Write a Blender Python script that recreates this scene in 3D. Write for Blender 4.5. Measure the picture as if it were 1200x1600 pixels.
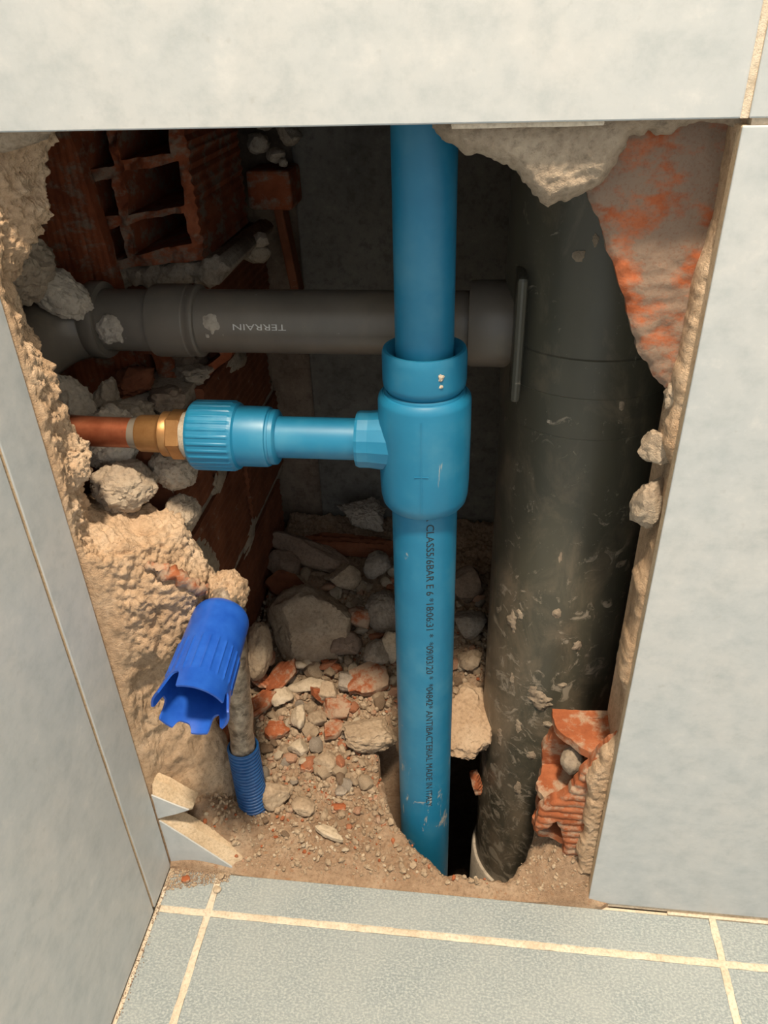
import bpy, math, random
import numpy as np
from mathutils import Matrix, Vector, Euler

random.seed(7)
S = bpy.context.scene
for o in list(bpy.data.objects):
    bpy.data.objects.remove(o)
COL = S.collection

# ------------------------------------------------------------------ camera
# metres: X along the back wall, Y into the wall (tile face at Y=0), Z up from the floor
YAW, PITCH, ROLL = math.radians(7.625), math.radians(32.552), math.radians(-1.963)
fwd = Vector((-math.sin(YAW)*math.cos(PITCH), math.cos(YAW)*math.cos(PITCH), -math.sin(PITCH)))
right = Vector((math.cos(YAW), math.sin(YAW), 0))
up = right.cross(fwd)
r2 = right*math.cos(ROLL) + up*math.sin(ROLL)
u2 = -right*math.sin(ROLL) + up*math.cos(ROLL)
cd = bpy.data.cameras.new('camera')
cd.sensor_fit = 'VERTICAL'; cd.sensor_height = 24.0; cd.lens = 1202/1600*24.0
cd.clip_start = 0.01
cam = bpy.data.objects.new('camera', cd); COL.objects.link(cam)
M4 = Matrix((r2, u2, -fwd)).transposed().to_4x4(); M4.translation = Vector((0.2783, -0.42, 0.6921))
cam.matrix_world = M4
S.camera = cam

# ------------------------------------------------------------------ world, lamp, exposure
w = bpy.data.worlds.new('room_light'); S.world = w; w.use_nodes = True
bg = w.node_tree.nodes['Background']
bg.inputs[0].default_value = (0.86, 0.93, 1.0, 1); bg.inputs[1].default_value = 0.80
ld = bpy.data.lights.new('ceiling_lamp', 'AREA'); ld.shape = 'DISK'; ld.size = 0.20
ld.energy = 76; ld.color = (1.0, 0.83, 0.62)
lamp = bpy.data.objects.new('ceiling_lamp', ld); COL.objects.link(lamp)
lamp.location = (0.36, -0.68, 2.40)
lamp.rotation_euler = (Vector((0.2, 0.05, 0.3)) - lamp.location).to_track_quat('-Z', 'Y').to_euler()
S.view_settings.view_transform = 'Standard'; S.view_settings.look = 'None'
S.view_settings.gamma = 1.0; S.view_settings.use_curve_mapping = False
S.view_settings.exposure = 0.08

# ------------------------------------------------------------------ noise (vectorised)
_rng = np.random.RandomState(3)
_perm = np.tile(_rng.permutation(256), 3).astype(np.int64)
_grad = _rng.normal(size=(256, 3)); _grad /= np.linalg.norm(_grad, axis=1)[:, None]
def pnoise(P):
    P = np.asarray(P, float); I = np.floor(P).astype(np.int64); F = P - I; I &= 255
    U = F*F*F*(F*(F*6-15)+10); out = 0
    for dx in (0, 1):
        for dy in (0, 1):
            for dz in (0, 1):
                h = _perm[_perm[_perm[I[:, 0]+dx]+I[:, 1]+dy]+I[:, 2]+dz]
                d = (_grad[h]*(F-np.array([dx, dy, dz]))).sum(1)
                wx = U[:, 0] if dx else 1-U[:, 0]; wy = U[:, 1] if dy else 1-U[:, 1]; wz = U[:, 2] if dz else 1-U[:, 2]
                out = out + d*wx*wy*wz
    return out*1.5
def fbm(P, freq, octv=4, gain=0.5, seed=0):
    P = np.asarray(P, float)*freq + seed*17.31; a = 1.0; s = 0
    for _ in range(octv):
        s = s + a*pnoise(P); P = P*2.03+5.2; a *= gain
    return s
def billow(P, freq, octv=3, gain=0.5, seed=0):
    P = np.asarray(P, float)*freq + seed*11.7; a = 1.0; s = 0
    for _ in range(octv):
        s = s + a*(1-2*np.abs(pnoise(P))); P = P*2.1+3.7; a *= gain
    return s

# ------------------------------------------------------------------ materials
class NB:
    def __init__(s, name):
        s.m = bpy.data.materials.new(name); s.m.use_nodes = True; s.t = s.m.node_tree; s.t.nodes.clear()
        s.out = s.n('ShaderNodeOutputMaterial'); s.b = s.n('ShaderNodeBsdfPrincipled')
        s.l(s.b.outputs[0], s.out.inputs[0]); s.tc = s.n('ShaderNodeTexCoord')
    def n(s, k): return s.t.nodes.new(k)
    def l(s, a, b): s.t.links.new(a, b)
    def noise(s, scale, detail=4, rough=0.55, vec=None, stretch=None, dist=0.0):
        x = s.n('ShaderNodeTexNoise'); x.inputs['Scale'].default_value = scale
        x.inputs['Detail'].default_value = detail; x.inputs['Roughness'].default_value = rough
        x.inputs['Distortion'].default_value = dist
        v = vec or s.tc.outputs['Object']
        if stretch:
            mp = s.n('ShaderNodeMapping'); mp.inputs['Scale'].default_value = stretch; s.l(v, mp.inputs[0]); v = mp.outputs[0]
        s.l(v, x.inputs['Vector']); return x.outputs['Fac']
    def ramp(s, fac, stops):
        r = s.n('ShaderNodeValToRGB'); e = r.color_ramp.elements
        while len(e) < len(stops): e.new(0.5)
        for i, (p, c) in enumerate(stops):
            e[i].position = p; e[i].color = c if len(c) == 4 else (*c, 1)
        s.l(fac, r.inputs[0]); return r.outputs[0]
    def mix(s, fac, a, b, mode='MIX'):
        x = s.n('ShaderNodeMix'); x.data_type = 'RGBA'; x.blend_type = mode
        for i, v in ((0, fac), (6, a), (7, b)):
            if isinstance(v, (int, float)): x.inputs[i].default_value = v
            elif isinstance(v, tuple): x.inputs[i].default_value = (*v, 1) if len(v) == 3 else v
            else: s.l(v, x.inputs[i])
        return x.outputs[2]
    def math(s, op, a, b=0.0):
        x = s.n('ShaderNodeMath'); x.operation = op
        for i, v in enumerate((a, b)):
            if isinstance(v, (int, float)): x.inputs[i].default_value = v
            else: s.l(v, x.inputs[i])
        return x.outputs[0]
    def zpos(s, lo, hi):
        sp = s.n('ShaderNodeSeparateXYZ'); s.l(s.tc.outputs['Object'], sp.inputs[0])
        mr = s.n('ShaderNodeMapRange'); mr.inputs[1].default_value = lo; mr.inputs[2].default_value = hi
        s.l(sp.outputs[2], mr.inputs[0]); return mr.outputs[0]
    def bump(s, h, strength=0.4, dist=0.002):
        b = s.n('ShaderNodeBump'); b.inputs['Strength'].default_value = strength; b.inputs['Distance'].default_value = dist
        s.l(h, b.inputs['Height']); s.l(b.outputs[0], s.b.inputs['Normal'])
    def col(s, c):
        if isinstance(c, tuple): s.b.inputs['Base Color'].default_value = (*c, 1)
        else: s.l(c, s.b.inputs['Base Color'])
    def rough(s, v):
        if isinstance(v, (int, float)): s.b.inputs['Roughness'].default_value = v
        else: s.l(v, s.b.inputs['Roughness'])
    def done(s): return s.m

def mat_wall_tile():
    b = NB('wall_tile_glaze')
    n1 = b.noise(9, 5, .6); n2 = b.noise(42, 7, .70, stretch=(1, 1, 1.25)); n3 = b.noise(120, 3, .5)
    c = b.ramp(n1, [(.3, (.455, .495, .525)), (.5, (.50, .53, .55)), (.72, (.545, .555, .56))])
    c = b.mix(b.ramp(n2, [(.47, (0, 0, 0)), (.72, (.8, .8, .8))]), c, (.37, .415, .44))
    c = b.mix(b.ramp(n2, [(.30, (.6, .6, .6)), (.44, (0, 0, 0))]), c, (.61, .62, .625))
    c = b.mix(b.ramp(n3, [(.66, (0, 0, 0)), (.76, (.35, .35, .35))]), c, (.36, .37, .37))
    b.col(c); b.rough(.42); b.bump(n2, .05, .001); b.b.inputs['Specular IOR Level'].default_value = .35
    return b.done()
def mat_floor_tile():
    b = NB('floor_tile_stone')
    v = b.noise(1000, 2, .5); n1 = b.noise(14, 4, .6); n2 = b.noise(420, 3, .6, stretch=(1, 1.5, 1)); n3 = b.noise(300, 3, .6, stretch=(2.0, .6, 1)); n4 = b.noise(420, 2)
    c = b.ramp(n2, [(.38, (.20, .24, .26)), (.5, (.27, .315, .33)), (.60, (.37, .41, .42))])
    c = b.mix(b.ramp(n3, [(.5, (0, 0, 0)), (.62, (.6, .6, .6))]), c, (.215, .26, .28))
    c = b.mix(b.ramp(n1, [(.35, (0, 0, 0)), (.7, (.45, .45, .45))]), c, (.36, .39, .39))
    c = b.mix(b.ramp(n4, [(.80, (0, 0, 0)), (.84, (1, 1, 1))]), c, (.07, .06, .05))
    b.col(c); b.rough(.62); b.bump(n2, .12, .0008)
    return b.done()
def mat_grain(name, lo, mid, hi, scale=60, bump=.5, rough=.95, speck=None):
    b = NB(name)
    n1 = b.noise(scale*.35, 5, .6); n2 = b.noise(scale*4, 5, .7); n3 = b.noise(scale*16, 3, .7)
    c = b.ramp(n1, [(.32, lo), (.5, mid), (.68, hi)])
    c = b.mix(b.ramp(n2, [(.35, (.55, .55, .55)), (.5, (0, 0, 0))]), c, tuple(x*.62 for x in lo))
    c = b.mix(b.ramp(n2, [(.55, (0, 0, 0)), (.75, (.6, .6, .6))]), c, tuple(min(1, x*1.18) for x in hi))
    if speck: c = b.mix(b.ramp(b.noise(scale*2.2, 4, .6), [(.60, (0, 0, 0)), (.66, (1, 1, 1))]), c, speck)
    b.col(c); b.rough(rough); b.b.inputs['Specular IOR Level'].default_value = .15
    h = b.math('ADD', n2, b.math('MULTIPLY', n3, .5)); b.bump(h, bump, .0025)
    return b.done()
def mat_brick(name='terracotta', dust=.46, base=((.235, .072, .032), (.33, .105, .045), (.40, .145, .07)), dcol=(.40, .295, .21), dscale=45):
    b = NB(name)
    n1 = b.noise(40, 4, .6); n2 = b.noise(dscale, 6, .7, stretch=(1, 1, 1.6)); n3 = b.noise(500, 4, .7)
    c = b.ramp(n1, [(.3, base[0]), (.5, base[1]), (.7, base[2])])
    e = .78-.5*dust
    c = b.mix(b.ramp(n2, [(e-.06, (0, 0, 0)), (e+.06, (.92, .92, .92))]), c, dcol)
    c = b.mix(b.ramp(n3, [(.3, (.4, .4, .4)), (.5, (0, 0, 0))]), c, (.2, .06, .03))
    b.col(c); b.rough(.9); b.b.inputs['Specular IOR Level'].default_value = .15; b.bump(n3, .35, .0012)
    return b.done()
def mat_blue_pipe():
    b = NB('blue_polypropylene')
    n1 = b.noise(28, 4, .6); n2 = b.noise(160, 6, .72, dist=.6); n3 = b.noise(75, 5, .6, stretch=(1, 1, .35), dist=1.2)
    c = b.ramp(n1, [(.3, (.010, .165, .315)), (.7, (.016, .20, .365))])
    c = b.mix(b.ramp(n1, [(.5, (0, 0, 0)), (.8, (.22, .22, .22))]), c, (.16, .33, .40))
    z = b.ramp(b.zpos(0.02, .20), [(0, (1, 1, 1)), (1, (.0, .0, .0))])
    sm = b.ramp(b.math('ADD', n3, b.math('MULTIPLY', z, .10)), [(.70, (0, 0, 0)), (.76, (.85, .85, .85))])
    c = b.mix(sm, c, (.45, .42, .36))
    c = b.mix(b.ramp(n2, [(.72, (0, 0, 0)), (.78, (.5, .5, .5))]), c, (.35, .40, .40))
    b.col(c); b.rough(.42); b.bump(n2, .04, .0006)
    return b.done()
def mat_grey_pipe(name, base, lo, hi, amt):
    b = NB(name)
    n1 = b.noise(18, 4, .6, stretch=(1, 1, .3)); n2 = b.noise(55, 7, .74, dist=.9); n3 = b.noise(190, 4, .65); n4 = b.noise(30, 6, .7, stretch=(1, 1, .5), dist=.5)
    c = b.ramp(n1, [(.3, tuple(x*.8 for x in base)), (.7, tuple(x*1.15 for x in base))])
    z = b.ramp(b.zpos(lo, hi), [(0, (1, 1, 1)), (1, (0, 0, 0))])
    c = b.mix(b.ramp(b.math('ADD', n4, b.math('MULTIPLY', z, .22)), [(.55, (0, 0, 0)), (.85, (.75, .75, .75))]), c, (.25, .20, .145))
    s1 = b.ramp(b.math('ADD', n2, b.math('MULTIPLY', z, .10)), [(amt, (0, 0, 0)), (amt+.07, (.85, .85, .85))])
    c = b.mix(s1, c, (.36, .31, .245))
    c = b.mix(b.ramp(n3, [(.715, (0, 0, 0)), (.74, (.9, .9, .9))]), c, (.42, .39, .34))
    b.col(c); b.rough(b.ramp(s1, [(0, (.38, .38, .38)), (1, (.9, .9, .9))])); b.bump(s1, .3, .001)
    return b.done()
def mat_plain(name, c1, c2, rough=.5, metal=0.0, scale=60, bump=.05, spec=.5, wear=None):
    b = NB(name); n = b.noise(scale, 5, .65); c = b.ramp(n, [(.35, c1), (.65, c2)])
    if wear: c = b.mix(b.ramp(b.noise(scale*2.3, 6, .75, dist=1.0), [(wear[0], (0, 0, 0)), (wear[0]+.06, (1, 1, 1))]), c, wear[1])
    b.col(c); b.rough(rough); b.b.inputs['Metallic'].default_value = metal; b.b.inputs['Specular IOR Level'].default_value = spec
    b.bump(n, bump, .001); return b.done()

M = dict(
    wtile=mat_wall_tile(), ftile=mat_floor_tile(),
    grout=mat_grain('cream_grout', (.56, .47, .36), (.64, .56, .45), (.71, .64, .54), 90, .3),
    tbody=mat_grain('tile_biscuit', (.50, .38, .25), (.58, .45, .31), (.66, .53, .38), 120, .3),
    mortar=mat_grain('sandy_mortar', (.46, .315, .20), (.565, .40, .265), (.66, .50, .355), 60, .8),
    greymortar=mat_grain('grey_mortar', (.30, .24, .18), (.385, .31, .235), (.47, .39, .30), 60, .6),
    plaster=mat_grain('pale_plaster', (.40, .345, .28), (.48, .42, .345), (.56, .50, .42), 40, .4),
    dirt=mat_grain('mortar_dirt', (.36, .24, .155), (.46, .32, .215), (.55, .41, .29), 80, .9, speck=(.42, .25, .15)),
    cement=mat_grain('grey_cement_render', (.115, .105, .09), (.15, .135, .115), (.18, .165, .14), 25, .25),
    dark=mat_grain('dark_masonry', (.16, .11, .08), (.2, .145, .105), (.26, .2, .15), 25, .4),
    brick=mat_brick(), brickdusty=mat_brick('dusty_terracotta', .62),
    brickface=mat_brick('smeared_terracotta', .62, base=((.28, .08, .035), (.38, .115, .05), (.44, .15, .075)), dcol=(.25, .195, .15), dscale=26),
    brickdusty2=mat_brick('shaded_dusty_terracotta', .45, base=((.17, .045, .02), (.26, .07, .028), (.33, .10, .045)), dcol=(.24, .17, .12)),  # dusty brick, colours darkened to stand in for the shaft's shade
    brickdark=mat_brick('brown_terracotta', .2, base=((.13, .045, .022), (.18, .062, .03), (.23, .085, .042)), dcol=(.30, .23, .17)),  # brown brick, with shade of the shaft worked into its base
    stone=mat_grain('mortar_rubble', (.36, .265, .18), (.44, .335, .235), (.53, .42, .305), 70, .6),
    stonegrey=mat_grain('grey_rubble', (.27, .22, .175), (.35, .295, .24), (.44, .375, .31), 70, .6),
    stonepale=mat_grain('pale_rubble', (.46, .37, .265), (.54, .445, .33), (.62, .53, .42), 70, .5),
    stonebrown=mat_grain('brown_rubble', (.22, .15, .105), (.29, .205, .15), (.36, .26, .19), 70, .5),
    blue=mat_blue_pipe(),
    stack=mat_grey_pipe('olive_grey_pvc', (.086, .082, .062), -.05, .50, .618),
    waste=mat_grey_pipe('warm_grey_pvc', (.165, .142, .115), -1, -.9, .80),
    capblue=mat_plain('cobalt_plastic', (.012, .075, .42), (.02, .105, .50), .30, 0, 70, .06, .5, (.70, (.25, .36, .62))),
    conduit=mat_plain('blue_conduit_plastic', (.01, .075, .25), (.02, .115, .33), .4, 0, 90, .05, .5, (.68, (.33, .30, .26))),
    wrap=mat_plain('dirty_foil_wrap', (.10, .075, .055), (.40, .33, .26), .28, .35, 120, 1.0, .6, (.60, (.50, .42, .32))),
    copper=mat_plain('copper', (.30, .085, .04), (.45, .15, .075), .42, .75, 60, .1, .5, (.64, (.10, .07, .055))),
    brass=mat_plain('brass', (.30, .15, .055), (.40, .215, .085), .45, .65, 80, .1),
    tape=mat_grain('white_sealing_tape', (.46, .40, .32), (.55, .49, .40), (.62, .56, .48), 200, .6),
    ink=mat_plain('black_ink', (.012, .015, .02), (.02, .025, .03), .6),
    whiteink=mat_plain('white_ink', (.6, .59, .55), (.7, .69, .66), .7),
)

# ------------------------------------------------------------------ object helpers
def mesh_data(name, V, F, mat, smooth=False):
    me = bpy.data.meshes.new(name); me.from_pydata([tuple(map(float, v)) for v in V], [], [tuple(map(int, f)) for f in F])
    if mat: me.materials.append(mat)
    if smooth: me.polygons.foreach_set('use_smooth', [True]*len(me.polygons))
    me.update(); return me
def link(name, me, parent=None, loc=None):
    o = bpy.data.objects.new(name, me); COL.objects.link(o)
    if loc is not None: o.location = loc
    if parent: o.parent = parent
    return o
def obj(name, V, F, mat, parent=None, smooth=False, off=(0, 0, 0)):
    """mesh in world coordinates; a parent standing at `off` is subtracted"""
    V = np.asarray(V, float)
    if parent is not None: V = V - np.array(world_loc(parent))
    return link(name, mesh_data(name, V, F, mat, smooth), parent)
def world_loc(o):
    p = Vector((0, 0, 0))
    while o: p += o.location; o = o.parent
    return p
def thing(name, label, cat, loc=(0, 0, 0), group=None):
    o = bpy.data.objects.new(name, None); o.empty_display_size = .02; COL.objects.link(o); o.location = loc
    o['label'] = label; o['category'] = cat
    if group: o['group'] = group
    return o
def tag(o, label, cat, group=None):
    o['label'] = label; o['category'] = cat
    if group: o['group'] = group
    return o
def struct(o, label=None, cat=None):
    o['kind'] = 'structure'
    if label: o['label'] = label
    if cat: o['category'] = cat
    return o
def box_vf(a, b, bev=0.0):
    a = np.array(a, float); b = np.array(b, float)
    if bev <= 0:
        V = [(x, y, z) for x in (a[0], b[0]) for y in (a[1], b[1]) for z in (a[2], b[2])]
        F = [(0, 1, 3, 2), (4, 6, 7, 5), (0, 4, 5, 1), (2, 3, 7, 6), (0, 2, 6, 4), (1, 5, 7, 3)]
        return V, F
    import bmesh
    bm = bmesh.new(); bmesh.ops.create_cube(bm, size=1)
    for v in bm.verts: v.co = Vector([(a[i]+b[i])/2 + v.co[i]*(b[i]-a[i]) for i in range(3)])
    bmesh.ops.bevel(bm, geom=bm.edges[:], offset=bev, segments=2, affect='EDGES', profile=.5)
    bm.verts.index_update()
    V = [tuple(v.co) for v in bm.verts]; F = [[v.index for v in f.verts] for f in bm.faces]; bm.free()
    return V, F
def tile(a, b, axis, parent):
    """wall tile: glazed face, biscuit-coloured edges"""
    V, F = box_vf(a, b, .0008); o = obj('tile', V, F, M['wtile'], parent); o.data.materials.append(M['tbody'])
    for p in o.data.polygons:
        if abs(p.normal[axis]) < .3: p.material_index = 1
    return o
def box(name, a, b, mat, parent=None, bev=0.0):
    V, F = box_vf(a, b, bev); return obj(name, V, F, mat, parent)
def frame_of(d):
    d = Vector(d).normalized(); a = Vector((0, 0, 1)) if abs(d.z) < .9 else Vector((0, 1, 0))
    u = d.cross(a).normalized(); v = d.cross(u).normalized(); return np.array(u), np.array(v), np.array(d)
def lathe_vf(prof, origin, axis, n=48, rmod=None):
    """prof: (radius, distance along the axis)"""
    u, v, d = frame_of(axis); V = []; F = []; o = np.array(origin, float)
    for (r, t) in prof:
        for k in range(n):
            a = 2*math.pi*k/n; rr = r*(rmod(a, t) if rmod else 1)
            V.append(o + d*t + (u*math.cos(a)+v*math.sin(a))*rr)
    for i in range(len(prof)-1):
        for k in range(n):
            k2 = (k+1) % n; F.append((i*n+k, i*n+k2, (i+1)*n+k2, (i+1)*n+k))
    return V, F
def lathe(name, prof, origin, axis, mat, parent=None, n=48, rmod=None, smooth=True):
    V, F = lathe_vf(prof, origin, axis, n, rmod); o = obj(name, V, F, mat, parent, smooth)
    if smooth: sharp(o)
    return o
def sharp(o, ang=35):
    o.data.set_sharp_from_angle(angle=math.radians(ang))
def tube_vf(path, rad, n=24, rfun=None):
    path = [np.array(p, float) for p in path]; V = []; F = []
    T = [path[min(i+1, len(path)-1)]-path[max(i-1, 0)] for i in range(len(path))]
    u, v, d = frame_of(T[0])
    for i, p in enumerate(path):
        d = T[i]/np.linalg.norm(T[i]); u = u - d*np.dot(u, d); u /= np.linalg.norm(u); v = np.cross(d, u)
        r = rad[i] if hasattr(rad, '__len__') else rad
        for k in range(n):
            a = 2*math.pi*k/n; rr = r*(rfun(a, i) if rfun else 1); V.append(p+(u*math.cos(a)+v*math.sin(a))*rr)
    for i in range(len(path)-1):
        for k in range(n):
            k2 = (k+1) % n; F.append((i*n+k, i*n+k2, (i+1)*n+k2, (i+1)*n+k))
    F.append(tuple(range(n-1, -1, -1))); F.append(tuple((len(path)-1)*n+k for k in range(n)))
    return V, F
def cr(P, n):
    """Catmull-Rom resample along axis 0 of an array (k, ..., 3) to n samples"""
    P = np.asarray(P, float); k = len(P); t = np.linspace(0, k-1, n); i = np.clip(t.astype(int), 0, k-2); f = (t-i).reshape((-1,)+(1,)*(P.ndim-1))
    p0 = P[np.clip(i-1, 0, k-1)]; p1 = P[i]; p2 = P[i+1]; p3 = P[np.clip(i+2, 0, k-1)]
    return .5*((2*p1)+(-p0+p2)*f+(2*p0-5*p1+4*p2-p3)*f**2+(-p0+3*p1-3*p2+p3)*f**3)
def patch(name, ctrl, nu, nv, disp, mat, parent=None, flip=False):
    """a rough sheet through a grid of control points, displaced along its normal by disp(points)"""
    G = cr(ctrl, nu); G = cr(np.swapaxes(G, 0, 1), nv); G = np.swapaxes(G, 0, 1)
    du = np.gradient(G, axis=0); dv = np.gradient(G, axis=1); N = np.cross(du, dv)
    N /= (np.linalg.norm(N, axis=2, keepdims=True)+1e-12)
    if flip: N = -N
    P = G.reshape(-1, 3); D = disp(P); P = P + N.reshape(-1, 3)*D[:, None]
    I = np.arange(nu*nv).reshape(nu, nv)
    F = np.stack([I[:-1, :-1], I[1:, :-1], I[1:, 1:], I[:-1, 1:]], -1).reshape(-1, 4)
    if flip: F = F[:, ::-1]
    return obj(name, P, F, mat, parent, True)
# --- polygons
def poly_dist(P, poly):
    """signed distance (negative inside) and nearest boundary point"""
    A = np.asarray(poly, float); B = np.roll(A, -1, 0); best = np.full(len(P), 1e9); near = np.zeros((len(P), 2)); ins = np.zeros(len(P), bool)
    for a, b in zip(A, B):
        ab = b-a; t = np.clip(((P-a)@ab)/(ab@ab+1e-15), 0, 1); q = a+t[:, None]*ab; d = np.linalg.norm(P-q, axis=1)
        m = d < best; best[m] = d[m]; near[m] = q[m]
        c = ((a[1] > P[:, 1]) != (b[1] > P[:, 1])); x = (b[0]-a[0])*(P[:, 1]-a[1])/(b[1]-a[1]+1e-15)+a[0]
        ins ^= c & (P[:, 0] < x)
    return np.where(ins, -best, best), near
def jag(poly, amp, seed, rounds=3, keep=()):
    rs = random.Random(seed); P = [tuple(p) for p in poly]; fixed = set(keep)
    for _ in range(rounds):
        Q = []
        for i, p in enumerate(P):
            q = P[(i+1) % len(P)]; Q.append(p); L = math.dist(p, q)
            if L > amp*2:
                n = ((q[1]-p[1])/L, -(q[0]-p[0])/L); k = rs.uniform(-1, 1)*min(amp, L*.22)
                Q.append(((p[0]+q[0])/2+n[0]*k, (p[1]+q[1])/2+n[1]*k))
        P = Q; amp *= .55
    return P
def slab_vf(poly, holes, o, u, v, n, cell, top, bottom):
    """a solid plate: outline in the (u,v) plane, top(uv,dist)/bottom(uv,dist) heights along n"""
    o, u, v, n = (np.array(x, float) for x in (o, u, v, n)); A = np.asarray(poly, float)
    lo = A.min(0)-cell; hi = A.max(0)+cell; nx, ny = (np.ceil((hi-lo)/cell)).astype(int)+1
    X, Y = np.meshgrid(lo[0]+np.arange(nx)*cell, lo[1]+np.arange(ny)*cell, indexing='ij')
    def sdist(P):
        d, nr = poly_dist(P, A)
        for h in holes:
            dh, nh = poly_dist(P, h); m = -dh > d; d = np.where(m, -dh, d); nr = np.where(m[:, None], nh, nr)
        return d, nr
    C = np.stack([(X[:-1, :-1]+cell/2).ravel(), (Y[:-1, :-1]+cell/2).ravel()], 1); dc, _ = sdist(C)
    keep = (dc < 0).reshape(nx-1, ny-1); I = np.arange(nx*ny).reshape(nx, ny)
    Q = np.stack([I[:-1, :-1], I[1:, :-1], I[1:, 1:], I[:-1, 1:]], -1)[keep]
    used = np.unique(Q); mp = -np.ones(nx*ny, int); mp[used] = np.arange(len(used)); Q = mp[Q]
    P = np.stack([X.ravel(), Y.ravel()], 1)[used]; d, nr = sdist(P)
    E = np.concatenate([Q[:, [0, 1]], Q[:, [1, 2]], Q[:, [2, 3]], Q[:, [3, 0]]]); key = np.sort(E, 1); k1 = key[:, 0]*10**7+key[:, 1]
    _, inv, cnt = np.unique(k1, return_inverse=True, return_counts=True); be = E[cnt[inv] == 1]; bv = np.unique(be)
    P[bv] = nr[bv]; d[bv] = 0
    T = o + P[:, :1]*u + P[:, 1:]*v + n*top(P, d)[:, None]; B = o + P[:, :1]*u + P[:, 1:]*v + n*bottom(P, d)[:, None]
    k = len(P); F = [tuple(q) for q in Q] + [tuple(q[::-1]+k) for q in Q] + [(e[1], e[0], e[0]+k, e[1]+k) for e in be]
    return np.concatenate([T, B]), F
def slab(name, poly, holes, o, u, v, n, cell, top, bottom, mat, parent=None, smooth=True, ang=40):
    V, F = slab_vf(poly, holes, o, u, v, n, cell, top, bottom); ob = obj(name, V, F, mat, parent, smooth)
    if smooth: sharp(ob, ang)
    return ob
def p3(P, k=0.): return np.concatenate([P, np.full((len(P), 1), k)], 1)
# --- rocks
_ico = {}
def ico(sub):
    if sub not in _ico:
        import bmesh
        bm = bmesh.new(); bmesh.ops.create_icosphere(bm, subdivisions=sub, radius=1); bm.verts.index_update()
        _ico[sub] = (np.array([v.co[:] for v in bm.verts]), [[v.index for v in f.verts] for f in bm.faces]); bm.free()
    return _ico[sub]
def rock_vf(dims, seed, sub=3, cuts=11, rough=.06, soft=.0):
    V, F = ico(sub); rs = np.random.RandomState(seed); R = np.full(len(V), 1.0)
    for _ in range(cuts):
        nn = rs.normal(size=3); nn /= np.linalg.norm(nn); dd = rs.uniform(.55, .9)
        c = V@nn; R = np.minimum(R, np.where(c > 1e-3, dd/np.maximum(c, 1e-3), 9))
    R = R*(1-soft)+soft*.85
    P = V*R[:, None]; P = P*(1+rough*fbm(V, 2.2, 4, .6, seed % 91)[:, None]+.35*rough*billow(V, 6, 3, .6, seed % 37)[:, None])
    return P/np.abs(P).max(0)*np.array(dims)/2, F
def rock(name, loc, dims, seed, mat, parent=None, rot=(0, 0, 0), sub=4, cuts=11, rough=.08, soft=0.):
    V, F = rock_vf(dims, seed, sub, cuts, rough, soft); me = mesh_data(name, V, F, mat, True)
    o = link(name, me, parent, loc if parent is None else Vector(loc)-world_loc(parent)); o.rotation_euler = [math.radians(a) for a in rot]
    sharp(o, 38); return o
def shard(name, loc, dims, seed, mat, rot=(0, 0, 0), parent=None):
    """a flat broken piece of brick: a jagged plate with ridged faces"""
    rs = random.Random(seed); a, b, t = dims; k = 6
    poly = [(math.cos(2*math.pi*i/k+rs.uniform(-.3, .3))*a/2*rs.uniform(.75, 1.08), math.sin(2*math.pi*i/k+rs.uniform(-.3, .3))*b/2*rs.uniform(.75, 1.08)) for i in range(k)]
    poly = jag(poly, .06*min(a, b), seed, 2); c = max(min(a, b)/12, .0012)
    f = lambda P, d: t/2 + .06*t*fbm(p3(P, seed), 260, 2) + .05*t*np.sin(P[:, 1]*2*math.pi/.004) - .18*t*np.clip(1+d/(.12*b), 0, 1)
    g = lambda P, d: -t/2 + .06*t*fbm(p3(P, seed+4), 260, 2) + .18*t*np.clip(1+d/(.12*b), 0, 1)
    V, F = slab_vf(poly, [], (0, 0, 0), (1, 0, 0), (0, 1, 0), (0, 0, 1), c, f, g)
    o = link(name, mesh_data(name, V, F, mat, True), parent, loc if parent is None else Vector(loc)-world_loc(parent)); o.rotation_euler = [math.radians(x) for x in rot]
    sharp(o, 40); return o

# ================================================================== STRUCTURE
ZT = .6485            # lower edge of the upper tiles
W = .3989             # edge of the tile beside the hole
# ---- floor: screed with grout, tiles laid on it
floor = struct(box('floor', (-.0, -1.5, -.12), (1.25, .0, -.0025), M['grout']), 'grey stone-look floor tiles with cream grout joints', 'floor')
gy, g1, g2, jt = -.0427, .0502, .5085, .0030
xs = [(.003, g1-jt), (g1+jt, g2-jt), (g2+jt, .967-jt), (.967+jt, 1.25)]
ys = [(-.0035-0, gy+jt), (gy-jt, -.4985+jt), (-.4985-jt, -.954+jt), (-.954-jt, -1.5)]
for (a, b) in xs:
    for (c, d) in ys:
        box('tile', (a, d, -.009) if d < c else (a, c, -.009), (b, c, 0) if d < c else (b, d, 0), M['ftile'], floor, .0009)
def strip(p, q, w, seed, parent, h=.0005):
    """uneven line of hardened grout from p to q on the floor"""
    d = (Vector(q)-Vector(p)); L = d.length; d /= L; n = Vector((-d.y, d.x)); rr = random.Random(seed); k = int(L/.006)
    a = [(L*i/k, w/2*rr.uniform(.9, 1.1)) for i in range(k+1)]; c = [(L*i/k, -w/2*rr.uniform(.9, 1.1)) for i in range(k, -1, -1)]
    return slab('grout', a+c, [], (p[0], p[1], 0), (d.x, d.y, 0), (n.x, n.y, 0), (0, 0, 1), .0011, lambda P, e: h*np.clip(-e/.0012, 0, 1)+.00025*fbm(p3(P, seed), 230, 3)-.0001, lambda P, e: -.003+0*e, M['grout'], parent)
strip((.004, gy), (1.24, gy), .0064, 3, floor); strip((g1, -.003), (g1, -.30), .0062, 4, floor); strip((g2, -.003), (g2, -.30), .0062, 5, floor)
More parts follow.
